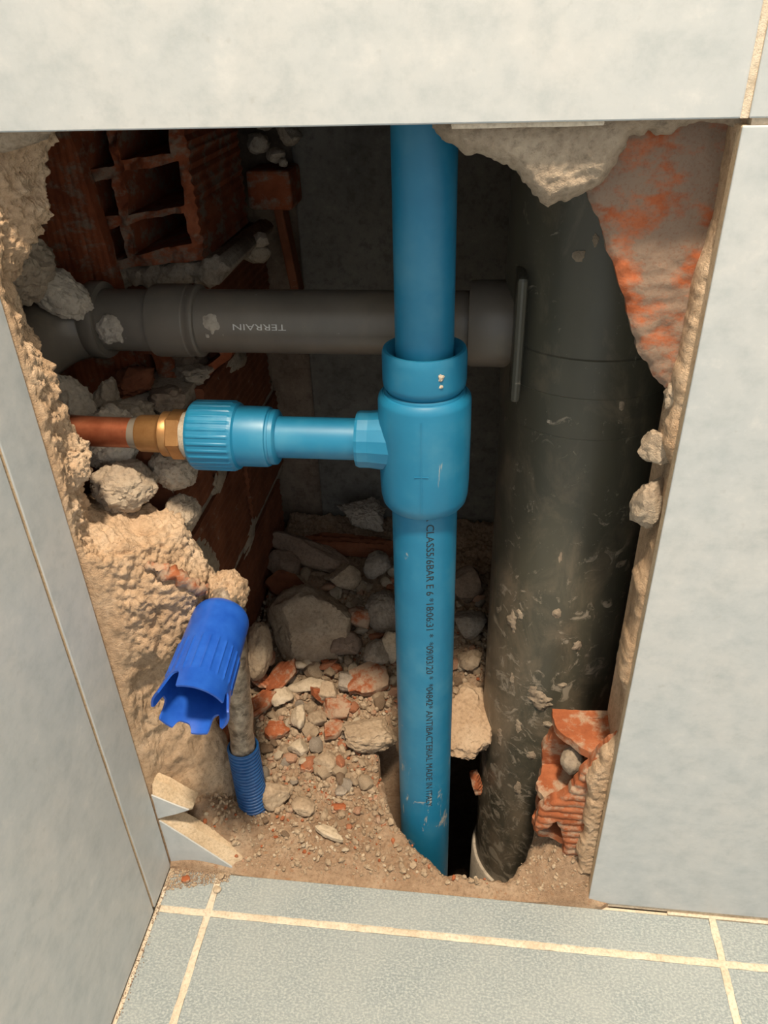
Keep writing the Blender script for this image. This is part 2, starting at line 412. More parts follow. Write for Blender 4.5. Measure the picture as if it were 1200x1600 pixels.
strip((.0015, .0), (.0015, -.40), .0034, 6, floor, .0008); strip((.47, -.0012), (1.24, -.0012), .0034, 7, floor, .0010)
# ---- wall at the side with its tiles
wl = struct(box('wall_left', (-.14, -1.5, -.02), (-.0085, .0, 2.45), M['grout']), 'tiled side wall meeting the broken wall in the corner', 'wall')
gl = -.0451
for (a, b) in ((-.0015, gl+.0016), (gl-.0016, -.44), (-.4432, -.84), (-.8432, -1.24), (-1.2432, -1.5)):
    for (c, d) in ((.002, .6455), (.6490, 1.30), (1.3035, 1.95)):
        tile((-.0095, b, c), (0, a, d), 0, wl)
# ---- the broken back wall
wb = struct(box('wall_back', (-.14, .0092, .664), (1.25, .075, 2.45), M['mortar']), 'grey tiled wall broken open above the floor', 'wall')
box('masonry', (.4045, .0092, -.02), (1.25, .075, .662), M['mortar'], wb)
for (a, b, c, d) in ((.0015, .3972, ZT, 1.300), (.4010, .797, ZT, 1.300), (.8005, 1.25, ZT, 1.300), (.0015, .3972, 1.3035, 1.95), (.4010, .797, 1.3035, 1.95), (.8005, 1.25, 1.3035, 1.95),
                     (W, .797, .0035, .6455), (.8005, 1.25, .0035, .6455)):
    tile((a, 0, c), (b, .0095, d), 1, wb)
box('grout', (.3972, .0015, ZT), (.4010, .0092, 1.95), M['grout'], wb)
box('grout', (.403, .002, .6455), (1.25, .0092, ZT), M['grout'], wb)
box('grout', (.403, .001, -.002), (1.25, .009, .0036), M['grout'], wb)
# cream grout left under the edge of the big tile
gs = jag([(.262, .6462), (.335, .6466), (.335, .6490), (.262, .6490)], .0004, 5)
slab('grout', gs, [], (0, .0085, 0), (1, 0, 0), (0, 0, 1), (0, -1, 0), .0008, lambda P, d: .0065+.0003*fbm(p3(P), 300, 2), lambda P, d: 0*d, M['grout'], wb)
struct(box('wall_right', (1.25, -1.5, -.12), (1.33, .075, 2.45), M['wtile']))  # unseen rest of the room, added to cut light reaching wall_left
struct(box('ceiling', (-.14, -1.5, 2.45), (1.33, .075, 2.53), M['plaster']))  # unseen, added so daylight comes in only through the room's open front
# ---- shaft behind the wall
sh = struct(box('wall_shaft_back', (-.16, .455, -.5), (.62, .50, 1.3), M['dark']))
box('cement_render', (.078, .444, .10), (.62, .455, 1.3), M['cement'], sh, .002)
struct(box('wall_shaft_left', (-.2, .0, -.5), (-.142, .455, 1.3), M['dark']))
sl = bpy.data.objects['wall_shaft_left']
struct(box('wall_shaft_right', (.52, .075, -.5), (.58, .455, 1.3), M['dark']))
struct(box('shaft_light_cap', (-.2, .0, 1.3), (.62, .5, 1.34), M['dark']))  # unseen lid, added to keep light from entering the shaft above
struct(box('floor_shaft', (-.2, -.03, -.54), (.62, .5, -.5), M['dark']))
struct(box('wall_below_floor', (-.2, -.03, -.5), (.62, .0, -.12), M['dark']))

# ---- mortar of the broken reveal beside the side wall
rows = [  # z, mid(x,y), rim(x,y), back(x,y), deep(x,y)
    (.668, (.014, .012), (.034, .030), (.034, .07), (-.10, .085)),
    (.645, (.012, .012), (.030, .030), (.026, .06), (-.10, .080)),
    (.625, (.010, .014), (.020, .034), (.012, .055), (-.10, .075)),
    (.605, (.009, .014), (.018, .038), (.006, .055), (-.10, .075)),
    (.583, (.007, .016), (.011, .040), (-.004, .055), (-.10, .07)),
    (.559, (-.002, .018), (-.012, .040), (-.026, .055), (-.10, .07)),
    (.526, (.000, .018), (-.008, .040), (-.024, .055), (-.10, .07)),
    (.494, (.003, .018), (-.001, .040), (-.02, .055), (-.10, .07)),
    (.462, (.004, .018), (.000, .040), (-.02, .055), (-.10, .07)),
    (.441, (.007, .018), (.011, .040), (-.012, .058), (-.10, .07)),
    (.418, (.004, .018), (.004, .040), (-.02, .058), (-.10, .07)),
    (.398, (.000, .018), (-.008, .042), (-.03, .060), (-.10, .07)),
    (.380, (-.001, .018), (-.012, .048), (-.03, .075), (-.10, .09)),
    (.370, (.004, .016), (.012, .050), (.0, .085), (-.10, .11)),
    (.360, (.016, .014), (.046, .050), (.035, .085), (-.10, .11)),
    (.335, (.020, .012), (.058, .045), (.05, .085), (-.09, .11)),
    (.307, (.024, .012), (.066, .042), (.055, .085), (-.09, .11)),
    (.272, (.023, .012), (.060, .040), (.05, .085), (-.09, .11)),
    (.225, (.012, .016), (.036, .040), (.04, .08), (-.09, .10)),
    (.170, (.006, .018), (.024, .040), (.035, .08), (-.09, .10)),
    (.105, (.008, .020), (.030, .045), (.04, .08), (-.09, .10)),
    (.045, (.016, .022), (.045, .050), (.05, .08), (-.09, .10)),
    (-.02, (.020, .022), (.055, .050), (.06, .08), (-.09, .10))]
ctrl = np.array([[(-.03, .0015, z), (-.0035, .0025, z), (*m, z), (*r, z), (*b, z), (*d, z)] for z, m, r, b, d in rows])
ctrl[:, 0, 1] = .003
def dm(P):
    e = np.clip((P[:, 1]-.002)/.012, 0, 1)
    return e*((.0040*billow(P, 42, 3, .5, 2) + .0022*billow(P, 125, 4, .6, 4))*np.clip((P[:, 2]-.10)/.12, .25, 1) + .0045*fbm(P, 24, 5, .6, 1)) - .002*e
lm = patch('mortar', ctrl, 440, 190, dm, M['mortar'], wl, True)
lm['label'] = 'lumpy sand-coloured mortar along the broken edge'

# ---- mortar and brick skin left around the other edges of the hole
XZ = ((1, 0, 0), (0, 0, 1), (0, -1, 0))     # u, v, normal (towards the room)
def rough_top(t, a, fr, rd, seed):
    return lambda P, d: t - rd*np.clip(1+d/rd, 0, 1)**2 + a*billow(p3(P, seed), fr, 3, .5, seed) + a*.5*fbm(p3(P, seed), fr*3, 3, .55, seed)
def rough_bot(a, fr, rd, seed):
    return lambda P, d: rd*np.clip(1+d/rd, 0, 1)**2 + a*fbm(p3(P, seed+3), fr, 3)
tr = jag([(.249, .650), (.253, .644), (.259, .638), (.28, .631), (.293, .625), (.304, .613), (.313, .606), (.324, .610), (.338, .617), (.346, .630), (.350, .640), (.368, .640), (.380, .645), (.404, .640), (.404, .668), (.249, .668)], .003, 11)
slab('mortar', tr, [], (0, .034, 0), *XZ, .0013, rough_top(.024, .0012, 110, .008, 3), rough_bot(.001, 60, .006, 3), M['greymortar'], wb)['label'] = 'beige mortar hanging below the upper tile'
tl = jag([(-.01, .634), (.012, .637), (.03, .640), (.042, .646), (.055, .649), (.11, .650), (.14, .655), (.14, .668), (-.01, .668)], .003, 12)
slab('mortar', tl, [], (0, .036, 0), *XZ, .0014, rough_top(.027, .0014, 90, .008, 6), rough_bot(.001, 60, .006, 4), M['greymortar'], wb)
br = jag([(.320, .664), (.328, .625), (.334, .611), (.343, .594), (.354, .570), (.367, .537), (.373, .522), (.386, .506), (.394, .497), (.412, .492), (.412, .664)], .002, 13)
bf = slab('brick', br, [], (0, .046, 0), *XZ, .0014, lambda P, d: .020-.002*np.clip(1+d/.003, 0, 1)+.0003*np.abs(np.sin(P[:, 1]*math.pi/.008))*np.clip(fbm(p3(P, 2), 40, 2)*2+.4, 0, 1)+.0012*fbm(p3(P), 70, 5), lambda P, d: .011+0*d, M['brickface'], wb)
bf['label'] = 'terracotta brick face smeared with mortar beside the hole'
rs_ = jag([(.394, .512), (.394, .470), (.402, .45), (.402, .398), (.400, .384), (.3935, .357), (.3965, .316), (.3935, .278), (.3990, .259), (.403, .22), (.4055, .0), (.418, .0), (.418, .664), (.397, .664), (.400, .60), (.396, .55)], .002, 14)
slab('mortar', rs_, [], (0, .040, 0), *XZ, .0015, rough_top(.0305, .0010, 120, .005, 8), rough_bot(.001, 60, .006, 5), M['mortar'], wb)
for (p, dm_, sd) in (((.394, .028, .459), (.026, .024, .026), 31), ((.395, .028, .420), (.031, .026, .042), 37), ((.399, .026, .497), (.018, .02, .026), 33)):
    rock('mortar_lump', p, dm_, sd, M['greymortar'], wb, cuts=9, soft=.25, rough=.14)

# ---- broken hollow brick low beside the tile edge
kb = np.array
fs = jag([(.404, .205), (.396, .192), (.386, .172), (.378, .148), (.371, .128), (.358, .116), (.348, .102), (.348, .072), (.357, .076), (.365, .088), (.371, .068), (.374, .040), (.404, .036)], .0022, 21)
hb = slab('brick', fs, [], (0, .036, 0), *XZ, .0012, lambda P, d: .016+.0014*np.abs(np.sin(P[:, 1]*math.pi/.0085))+.0008*fbm(p3(P), 110, 3)-.002*np.clip(1+d/.003, 0, 1), lambda P, d: .007+0*d, M['brick'], wb)
hb['label'] = 'broken hollow terracotta brick with a ridged face'
bs = jag([(.412, .172), (.372, .168), (.360, .163), (.356, .140), (.352, .120), (.352, .085), (.352, .04), (.412, .03)], .002, 22)
slab('back_skin', bs, [], (0, .076, 0), *XZ, .0014, lambda P, d: .009+.0006*fbm(p3(P), 110, 3), lambda P, d: 0*d, M['brick'], hb)
XY = ((1, 0, 0), (0, 1, 0), (0, 0, 1))
ts = jag([(.412, .022), (.396, .022), (.378, .034), (.362, .05), (.357, .066), (.357, .076), (.412, .076)], .0015, 23)
slab('top_skin', ts, [], (0, 0, .163), *XY, .0014, lambda P, d: .008+.0005*fbm(p3(P), 110, 3), lambda P, d: 0*d, M['brick'], hb)
ms = jag([(.412, .024), (.376, .024), (.352, .030), (.346, .045), (.352, .07), (.412, .07)], .0025, 24)
slab('web', ms, [], (0, 0, .100), *XY, .0014, lambda P, d: .008+.001*fbm(p3(P), 110, 3), lambda P, d: 0*d, M['brick'], hb)
slab('web', ms, [], (0, 0, .052), *XY, .0014, lambda P, d: .008+.001*fbm(p3(P), 110, 3), lambda P, d: 0*d, M['brick'], hb)
rock('mortar_plug', (.374, .045, .142), (.022, .022, .030), 41, M['greymortar'], hb, cuts=5, soft=.6)
mb = jag([(.404, .215), (.397, .196), (.389, .175), (.383, .15), (.386, .12), (.389, .09), (.384, .06), (.386, .03), (.404, .03)], .003, 25)
slab('mortar', mb, [], (0, .022, 0), *XZ, .0013, rough_top(.011, .0011, 120, .004, 9), lambda P, d: 0*d, M['mortar'], wb)

# ---- tile fragments left in the corner
def fragment(front, back, seed):
    """glazed face with the thicker biscuit showing along the slanting break"""
    a = jag(front, .0006, seed, 2); V, F = slab_vf(a, [], (0, .0014, 0), *XZ, .0012, lambda P, d: .0014+0*d, lambda P, d: 0*d)
    o = obj('broken_tile', V, F, M['wtile'], wb); c = jag(back, .0010, seed+1, 2)
    def top(P, d): return .0150 - .62*np.clip(poly_dist(P, np.array(a))[0], 0, 1) + .0004*fbm(p3(P), 260, 3)
    slab('broken_edge', c, [], (0, .0164, 0), *XZ, .0009, top, lambda P, d: 0*d, M['tbody'], o)
    return o
fragment([(.0005, .0705), (.0008, .004), (.063, .004), (.0615, .007)], [(.0005, .0715), (.012, .067), (.031, .053), (.054, .031), (.073, .009), (.070, .002), (.0005, .002)], 51)['label'] = 'large triangular piece of grey wall tile in the corner'
fragment([(.0005, .107), (.033, .090), (.0005, .0735)], [(.0005, .121), (.014, .113), (.037, .094), (.034, .086), (.0005, .0725)], 52)['label'] = 'small triangular piece of grey wall tile in the corner'

# ---- hollow bricks of the shaft's side wall
def ridged(x, z0, z1, pitch, amp, n=None):
    n = n or int((z1-z0)/pitch*4); return [(x+amp*(.5+.5*math.cos(2*math.pi*(z0+(z1-z0)*i/n)/pitch)), z0+(z1-z0)*i/n) for i in range(n+1)]
def course(name, z0, z1, y0, y1, x1, mat, x0=-.06, seed=0, tilt=0):
    """brick lying along Y, horizontally ridged face towards +X"""
    prof = [(x0, z0)] + ridged(x1-.0015, z0, z1, .0085, .0017) + [(x0, z1)]; V = []; F = []; k = len(prof); ny = max(2, int((y1-y0)/.006))
    for j in range(ny+1):
        y = y0+(y1-y0)*j/ny
        for (x, z) in prof: V.append((x, y, z))
    V = np.array(V); V[:, 0] += .0011*fbm(V, 60, 3, .5, seed)*(V[:, 0] > x0+.01); V[:, 1] += (.004*fbm(V, 70, 3, .5, seed))*(V[:, 1] < y0+.003)
    for j in range(ny):
        for i in range(k-1): F.append((j*k+i, (j+1)*k+i, (j+1)*k+i+1, j*k+i+1))
        F.append((j*k+k-1, (j+1)*k+k-1, (j+1)*k, j*k))
    F.append(tuple(range(k))); F.append(tuple(ny*k+i for i in range(k-1, -1, -1)))
    V[:, 2] += tilt*(V[:, 1]-y0)
    o = obj(name, V, F, mat, sl, True); sharp(o, 50); return o
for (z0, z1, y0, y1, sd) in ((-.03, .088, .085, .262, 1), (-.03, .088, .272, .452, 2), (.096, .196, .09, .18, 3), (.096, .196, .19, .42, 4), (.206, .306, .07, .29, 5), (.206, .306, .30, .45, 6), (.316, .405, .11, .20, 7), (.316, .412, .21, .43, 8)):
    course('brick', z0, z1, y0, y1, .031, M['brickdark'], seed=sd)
# joints and smears of mortar between these courses
for (z, y0, y1, x) in ((.092, .085, .45, .027), (.201, .075, .45, .0275), (.311, .075, .45, .0275), (.41, .12, .44, .022)):
    V, F = box_vf((-.06, y0, z-.007), (x, y1, z+.007)); obj('mortar_joint', V, F, M['greymortar'], sl)
for (p, d_, r_, sd) in (((.030, .15, .262), (.006, .035, .09), (35, 0, 0), 61), ((.030, .22, .315), (.007, .06, .03), (10, 0, 0), 62), ((.029, .12, .385), (.012, .05, .05), (0, 0, 0), 63), ((.029, .28, .20), (.006, .07, .03), (20, 0, 0), 64), ((.027, .32, .40), (.014, .09, .04), (-15, 0, 0), 65)):
    rock('mortar_smear', p, d_, sd, M['greymortar'], sl, r_, sub=4, cuts=4, soft=.5, rough=.25)
# upper brick with its cells open towards the room
def cells_brick(x0, x1, z0, z1, y0, y1, cells, mat, seed, shear=0.0):
    out = [(x0, z0)] + [(x1+.0011*math.cos(2*math.pi*i/4), z0+(z1-z0)*i/84) for i in range(85)] + [(x0, z1)]; cells = [jag(c, .0016, seed+i, 3) for i, c in enumerate(cells)]
    V, F = slab_vf(out, cells, (0, y1, 0), (1, 0, 0), (0, 0, 1), (0, -1, 0), .0015, lambda P, d: (y1-y0)+.007*fbm(p3(P, seed), 60, 3)-.05*np.clip(P[:, 0]-x1+.012, 0, 1), lambda P, d: 0*d)
    V = np.array(V); V[:, 2] += shear*(V[:, 0]-x0)
    o = obj('brick', V, F, mat, sl, True); sharp(o, 40); return o
def rect(a, b, c, d, e=.0): return [(a, c), (b, c+e), (b-.001, d+e), (a+.001, d)]
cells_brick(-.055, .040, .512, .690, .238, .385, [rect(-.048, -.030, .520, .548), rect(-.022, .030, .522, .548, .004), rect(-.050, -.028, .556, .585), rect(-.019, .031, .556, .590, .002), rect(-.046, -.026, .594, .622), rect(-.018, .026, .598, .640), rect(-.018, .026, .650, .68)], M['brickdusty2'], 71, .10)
slm = jag([(-.075, .490), (.05, .500), (.062, .512), (.05, .523), (-.04, .512), (-.075, .512)], .003, 72)
V, F = slab_vf(slm, [], (0, .40, 0), *XZ, .0018, rough_top(.165, .0025, 70, .010, 7), lambda P, d: 0*d)
V = np.array(V); V[:, 2] += .006*fbm(V, 45, 4, .6, 3); V[:, 1] += .006*fbm(V, 40, 4, .6, 5); obj('mortar_joint', V, F, M['greymortar'], sl, True)
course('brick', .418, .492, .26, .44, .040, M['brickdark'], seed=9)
# flat upright piece of brick behind the waste pipe
fb = jag([(-.125, .66), (-.052, .66), (-.043, .60), (-.037, .545), (-.034, .48), (-.030, .415), (-.034, .375), (-.125, .375)], .002, 73)
o = slab('brick', fb, [], (0, .232, 0), *XZ, .0016, lambda P, d: .014+.0009*np.abs(np.sin(P[:, 0]*math.pi/.006))+.0008*fbm(p3(P), 60, 3), lambda P, d: 0*d, M['brickdusty2'], sl)
o['label'] = 'upright flat terracotta brick piece with fine ridges'
# broken cell brick below the waste pipe
ob = [(-.032, .448), (-.032, .396), (-.010, .396), (.02, .408), (.05, .430), (.058, .446), (.03, .452)]
V, F = slab_vf(jag(ob, .0015, 74), [[(-.026, .440), (-.026, .412), (-.016, .408), (-.018, .440)], [(.0, .442), (.001, .416), (.022, .421), (.042, .434), (.04, .443)]], (0, .30, 0), *XZ, .0014, lambda P, d: .075+.004*fbm(p3(P, 5), 70, 3)-.3*np.clip(P[:, 0], 0, 1), lambda P, d: 0*d)
sharp(obj('brick', V, F, M['brickdusty2'], sl, True), 40)
# brick end, strip and crumbs deep in the shaft's corner
V, F = box_vf((.040, .392, .531), (.086, .44, .569), .004); V = np.array(V); V += .0015*fbm(V, 70, 2)[:, None]; obj('brick', V, F, M['brickdusty2'], sl)
V, F = box_vf((.062, .405, .44), (.072, .43, .531), .002); V = np.array(V); V[:, 0] += (.531-V[:, 2])*.12; obj('brick', V, F, M['brickdark'], sl)
for i, (p, s) in enumerate((((.052, .41, .592), .026), ((.07, .405, .582), .022), ((.082, .415, .60), .03), ((.060, .41, .615), .03), ((.078, .40, .575), .012), ((.055, .35, .50), .03), ((.062, .34, .515), .02))):
    rock('mortar_lump', p, (s, s*.9, s*.8), 80+i, M['greymortar'], sl, sub=3, cuts=8, rough=.15)
for i, (p, d_, mk) in enumerate((((-.005, .135, .424), (.05, .04, .026), 'greymortar'), ((.012, .165, .421), (.04, .05, .024), 'dark'), ((-.025, .19, .425), (.05, .05, .03), 'brickdark'), ((.018, .225, .420), (.03, .04, .02), 'greymortar'), ((.0, .25, .428), (.05, .05, .034), 'dark'), ((.022, .28, .42), (.03, .06, .03), 'dark'), ((-.03, .15, .43), (.03, .03, .04), 'greymortar'))):
    rock('mortar_lump', p, d_, 120+i, M[mk], sl, (0, 0, i*37), sub=4, cuts=10, rough=.2)
# big mortar lumps where the pipes enter
for (p, d_, sd, m, r_, sf) in (((-.072, .135, .545), (.062, .06, .060), 91, 'greymortar', (0, 20, 0), .55), ((-.050, .150, .518), (.055, .03, .035), 92, 'plaster', (0, 32, 0), .6), ((-.050, .13, .425), (.045, .045, .075), 93, 'plaster', (0, -10, 0), .6),
                               ((.003, .080, .384), (.056, .05, .046), 94, 'greymortar', (0, 0, 10), .55), ((-.012, .105, .415), (.05, .05, .06), 95, 'plaster', (0, 25, 0), .6), ((.034, .108, .385), (.040, .035, .040), 96, 'greymortar', (0, 0, 0), .4), ((.040, .095, .350), (.03, .04, .035), 97, 'greymortar', (0, 0, 0), .4)):
    rock('mortar_lump', p, d_, sd, M[m], sl, r_, sub=5, cuts=6, soft=sf, rough=.14)
V, F = tube_vf(cr([(.034, .0285, .348), (.045, .0325, .339), (.056, .0390, .327), (.065, .0455, .313), (.068, .052, .304)], 40), [.0052*math.sin(math.pi*(i+1)/41)**.4 for i in range(40)], 10)
V = np.array(V); V += (.0030*fbm(V, 130, 4, .6))[:, None]; o = obj('brick', V, F, M['brickdusty'], sl, True); o['label'] = 'thin orange brick edge showing in the mortar ledge'

# ---- bed of dirt and broken mortar filling the bottom, with the opening for the pipes
HOLE = jag([(.180, .150), (.186, .138), (.196, .102), (.206, .075), (.217, .051), (.234, .035), (.264, .0145), (.294, .0125), (.330, .0145), (.343, .03), (.352, .06), (.39, .085), (.455, .10), (.455, .28), (.31, .265), (.304, .215), (.285, .198), (.262, .188), (.240, .172), (.215, .156)], .002, 31)
def bed_h(P, d=None):
    X, Y = P[:, 0], P[:, 1]
    z = np.interp(Y, [-.01, .0, .02, .06, .15, .22, .3, .45], [-.004, .0, .010, .022, .040, .064, .098, .13])
    g = lambda cx, cy, sx, sy, a: a*np.exp(-((X-cx)/sx)**2-((Y-cy)/sy)**2)
    z = z + g(.045, .026, .028, .02, .026) + g(.385, .03, .03, .03, .03) + g(.02, .06, .03, .05, .04) + g(.29, .15, .03, .02, .012)
    q = np.stack([X, Y, 0*X], 1); e = np.clip(Y/.015, 0.12, 1)
    z = z + e*(.004*fbm(q, 30, 3, .5, 3) + .0030*billow(q, 120, 4, .6, 5) + .0009*fbm(q, 500, 2, .6, 2))
    return z
bedp = [(.0005, -.0035), (.41, -.0035), (.50, .05), (.50, .443), (.0325, .443), (.0325, .09), (.005, .06)]
def bed_top(P, d): 
    z = bed_h(P); return z - .006*np.clip(1+d/.006, 0, 1)**2*(P[:, 1] > .004)
bed = slab('rubble_bed', bedp, [HOLE], (0, 0, 0), *XY, .0021, bed_top, lambda P, d: np.where(P[:, 0] > .236, np.clip(.16-P[:, 1], -.02, .13)*-1+.0, -.13)+.01*fbm(p3(P), 30, 2)-.02, M['dirt'], None, True, 50)
bed['kind'] = 'stuff'; tag(bed, 'sandy dirt and mortar dust covering the bottom of the hole', 'dirt')

# ================================================================== THINGS
# ---- blue water riser with its tee and branch
AX = (.243, .080)
wr = thing('water_pipe', 'bright blue plastic water riser with tee and threaded branch', 'pipe', (AX[0], AX[1], 0))
Z = (0, 0, 1); O0 = (AX[0], AX[1], 0)
lathe('upper_pipe', [(.0200, .47), (.0200, 1.29)], O0, Z, M['blue'], wr, 64)
lp = lathe('lower_pipe', [(.0250, -.45), (.0250, .40)], O0, Z, M['blue'], wr, 64)
red = lathe('reducer', [(.0201, .4985), (.0220, .5015), (.0262, .5045), (.0283, .5045), (.0291, .5025), (.0293, .498), (.0293, .482), (.0288, .4785), (.0272, .4765), (.0262, .4745), (.0262, .466)], O0, Z, M['blue'], wr, 64)
tee = lathe('tee', [(.0258, .474), (.0272, .4752), (.0278, .4745), (.0281, .4728), (.0293, .4722), (.0300, .4728), (.0325, .4700), (.0331, .4670), (.0333, .440), (.0331, .402), (.0327, .392), (.0315, .3860), (.0295, .3832), (.0262, .3828), (.0245, .3860)], O0, Z, M['blue'], wr, 64)
box('seam', (AX[0]-.0003, AX[1]-.0337, .392), (AX[0]+.0003, AX[1]-.031, .464), M['blue'], tee)
box('seam', (AX[0]-.005, AX[1]-.0335, .421), (AX[0]+.005, AX[1]-.031, .4215), M['blue'], tee)
ZB = .4330; OB = (AX[0], AX[1], ZB); XN = (-1, 0, 0)
lathe('branch_socket', [(.0235, .018), (.0222, .031), (.0212, .040), (.0212, .0475), (.0204, .0495), (.0165, .0495)], OB, XN, M['blue'], tee, 16, smooth=False)
lathe('branch_pipe', [(.0155, .035), (.0155, .125)], OB, XN, M['blue'], wr, 48)
cp = lathe('coupling', [(.0150, .1080), (.0190, .1085), (.0205, .1095), (.0208, .1125), (.0200, .1130), (.0206, .1145), (.0220, .1150), (.0226, .117), (.0228, .140), (.0228, .150)], OB, XN, M['blue'], wr, 64)
ribs = lambda a, t: 1 + (.028*max(0, math.cos(a*30))**.5 if .1405 < t < .1715 else 0)
lathe('ribbed_collar', [(.0222, .1370), (.0250, .1385), (.0256, .1405), (.0258, .1415), (.0258, .158), (.0258, .1705), (.0256, .1720), (.0245, .1735), (.0165, .1738)], OB, XN, M['blue'], cp, 360, ribs)
lathe('sealing_tape', [(.0150, .172), (.0168, .1735), (.0176, .1750), (.0172, .1770), (.0177, .1785), (.0170, .1805), (.0150, .181)], OB, XN, M['tape'], wr, 40, lambda a, t: 1+.02*math.sin(a*7+t*900))
nut = lathe('brass_nut', [(.0120, .1800), (.0182, .1803), (.0190, .1815), (.0190, .1900), (.0182, .1912), (.0120, .1915)], OB, XN, M['brass'], wr, 6, None, False)
lathe('brass_socket', [(.0165, .1905), (.0172, .1915), (.0172, .1965), (.0150, .1985), (.0143, .2000), (.0140, .215), (.0132, .2165), (.0110, .2165)], OB, XN, M['brass'], wr, 40)
V, F = tube_vf([(AX[0]-.208, .080, ZB), (AX[0]-.25, .080, ZB+.0004), (AX[0]-.29, .082, ZB+.001), (AX[0]-.345, .085, ZB+.002)], .0116, 32); cpp = obj('copper_pipe', V, F, M['copper'], wr, True); sharp(cpp)
lathe('solder', [(.0110, .2155), (.0130, .2160), (.0122, .219), (.0116, .2230)], OB, XN, M['waste'], cpp, 32)
def text_vf(body, size):
    c = bpy.data.curves.new('t', 'FONT'); c.body = body; c.size = size; c.resolution_u = 3
    o = bpy.data.objects.new('t', c); COL.objects.link(o); dg = bpy.context.evaluated_depsgraph_get()
    me = bpy.data.meshes.new_from_object(o.evaluated_get(dg)); V = np.array([v.co[:] for v in me.vertices]); F = [list(p.vertices) for p in me.polygons]
    bpy.data.objects.remove(o); bpy.data.curves.remove(c); bpy.data.meshes.remove(me); return V, F
def letters(body, length, cap, place, mat, parent, name='lettering'):
    """each printed line is one flat mark bent round its pipe; place(along, across) -> point"""
    V, F = text_vf(body, 1.0); x0, x1 = V[:, 0].min(), V[:, 0].max(); sx = length/(x1-x0); sy = cap/.72
    return obj(name, [place((x-x0)*sx, y*sy) for x, y, _ in V], F, mat, parent)
def on_riser(t, h):
    a = math.radians(7)+h/.0252; R_ = .0252; return (AX[0]+R_*math.sin(a), AX[1]-R_*math.cos(a), .3860-t)
letters('IR CLASS5/6BAR E 6 *18:06:31 *  *09/03/20 *  *04842* ANTIBACTERIAL MADE IN ITALY', .338, .0062, on_riser, M['ink'], lp)
def drop(parent, p, s, seed, name='mortar_splash', mat='plaster', rot=(0, 0, 0)):
    return rock(name, p, s, seed, M[mat], parent, rot, sub=3, cuts=3, soft=.5, rough=.35)
drop(red, (.2555, .0538, .4935), (.0055, .003, .0065), 1); drop(red, (.2555, .0536, .487), (.004, .002, .003), 2)

# ---- grey soil stack with the waste branch
SX, SY, SR = .368, .185, .068
ss = thing('soil_stack', 'dirty dark grey soil stack with horizontal waste branch', 'pipe', (SX, SY, 0))
OS = (SX, SY, 0)
stk = lathe('stack_pipe', [(SR, -.48), (SR, 1.29)], OS, Z, M['stack'], ss, 96)
fit = lathe('branch_fitting', [(SR, .418), (SR+.0014, .4190), (SR+.0016, .4205), (SR+.0016, .452), (SR+.0026, .4530), (SR+.0026, .482), (SR+.0016, .4830), (SR+.0014, .60), (SR+.003, .602), (SR+.003, .64), (SR, .642)], OS, Z, M['stack'], ss, 96)
ZW = .4870; OW = (SX, .180, ZW)
lathe('branch_boss', [(.030, .03), (.0335, .050), (.0338, .070), (.0335, .094), (.0325, .0965), (.0258, .0970)], OW, XN, M['waste'], fit, 64)
V, F = box_vf((.3045, .120, .446), (.3120, .19, .540), .003); obj('flange', V, F, M['stack'], fit)
wp = lathe('waste_pipe', [(.0254, .02), (.0254, .42)], OW, XN, M['waste'], ss, 64)
lathe('coupling', [(.0250, .3150), (.0282, .3155), (.0294, .3170), (.0294, .3200), (.0286, .3212), (.0286, .3240), (.0294, .3250), (.0296, .332), (.0296, .352), (.0290, .3550), (.0250, .356)], OW, XN, M['waste'], wp, 64)
V, F = tube_vf(cr([(-.030, .180, ZW), (-.052, .178, ZW-.001), (-.070, .166, ZW-.004), (-.082, .146, ZW-.010), (-.09, .12, ZW-.016)], 14), .0300, 40); el = obj('elbow', V, F, M['waste'], ss, True); sharp(el)
lathe('socket_ring', [(.0256, .398), (.0310, .3985), (.0318, .401), (.0318, .409), (.0300, .412)], OW, XN, M['waste'], el, 48)
lathe('socket_collar', [(SR, -.188), (SR+.0030, -.1885), (SR+.0045, -.191), (SR+.0055, -.30)], OS, Z, M['plaster'], stk, 64)
def on_waste(t, h):
    a = math.radians(14)-h/.0256; return (.1285-t, .180-.0256*math.cos(a), ZW+.0256*math.sin(a))
letters('TERRAIN', .043, .0050, on_waste, M['whiteink'], wp)
# dried mortar on the pipes
def smear_on(parent, cx, cang, lx, la, seed, R_=.0256, name='mortar_smear', mat='plaster', thick=.0016):
    """thin crust hugging a pipe that runs along X"""
    poly = jag([(math.cos(k*math.pi/4)*lx/2*random.Random(seed+k).uniform(.6, 1.1), math.sin(k*math.pi/4)*la/2*random.Random(seed*3+k).uniform(.6, 1.1)) for k in range(8)], lx*.11, seed)
    V, F = slab_vf(poly, [], (0, 0, 0), *XY, .001, lambda P, d: thick*np.clip(-d/.003, .1, 1)*(1+.5*fbm(p3(P, seed), 200, 3)), lambda P, d: -.001+0*d)
    a = cang+V[:, 1]/R_; rr = R_+V[:, 2]; V = np.stack([cx+V[:, 0], .180-rr*np.cos(a), ZW+rr*np.sin(a)], 1)
    o = obj(name, V, F, M[mat], parent, True); sharp(o, 50); return o
smear_on(wp, .068, math.radians(15), .018, .018, 3, thick=.0012); smear_on(wp, .0635, math.radians(-8), .004, .005, 4)
smear_on(wp, -.018, math.radians(0), .026, .032, 5, R_=.0262, thick=.003)
smear_on(el, -.062, math.radians(5), .022, .024, 6, R_=.0345, thick=.003)
smear_on(wp, .225, math.radians(5), .006, .014, 8); drop(stk, (.336, .1245, .43), (.005, .003, .006), 9)

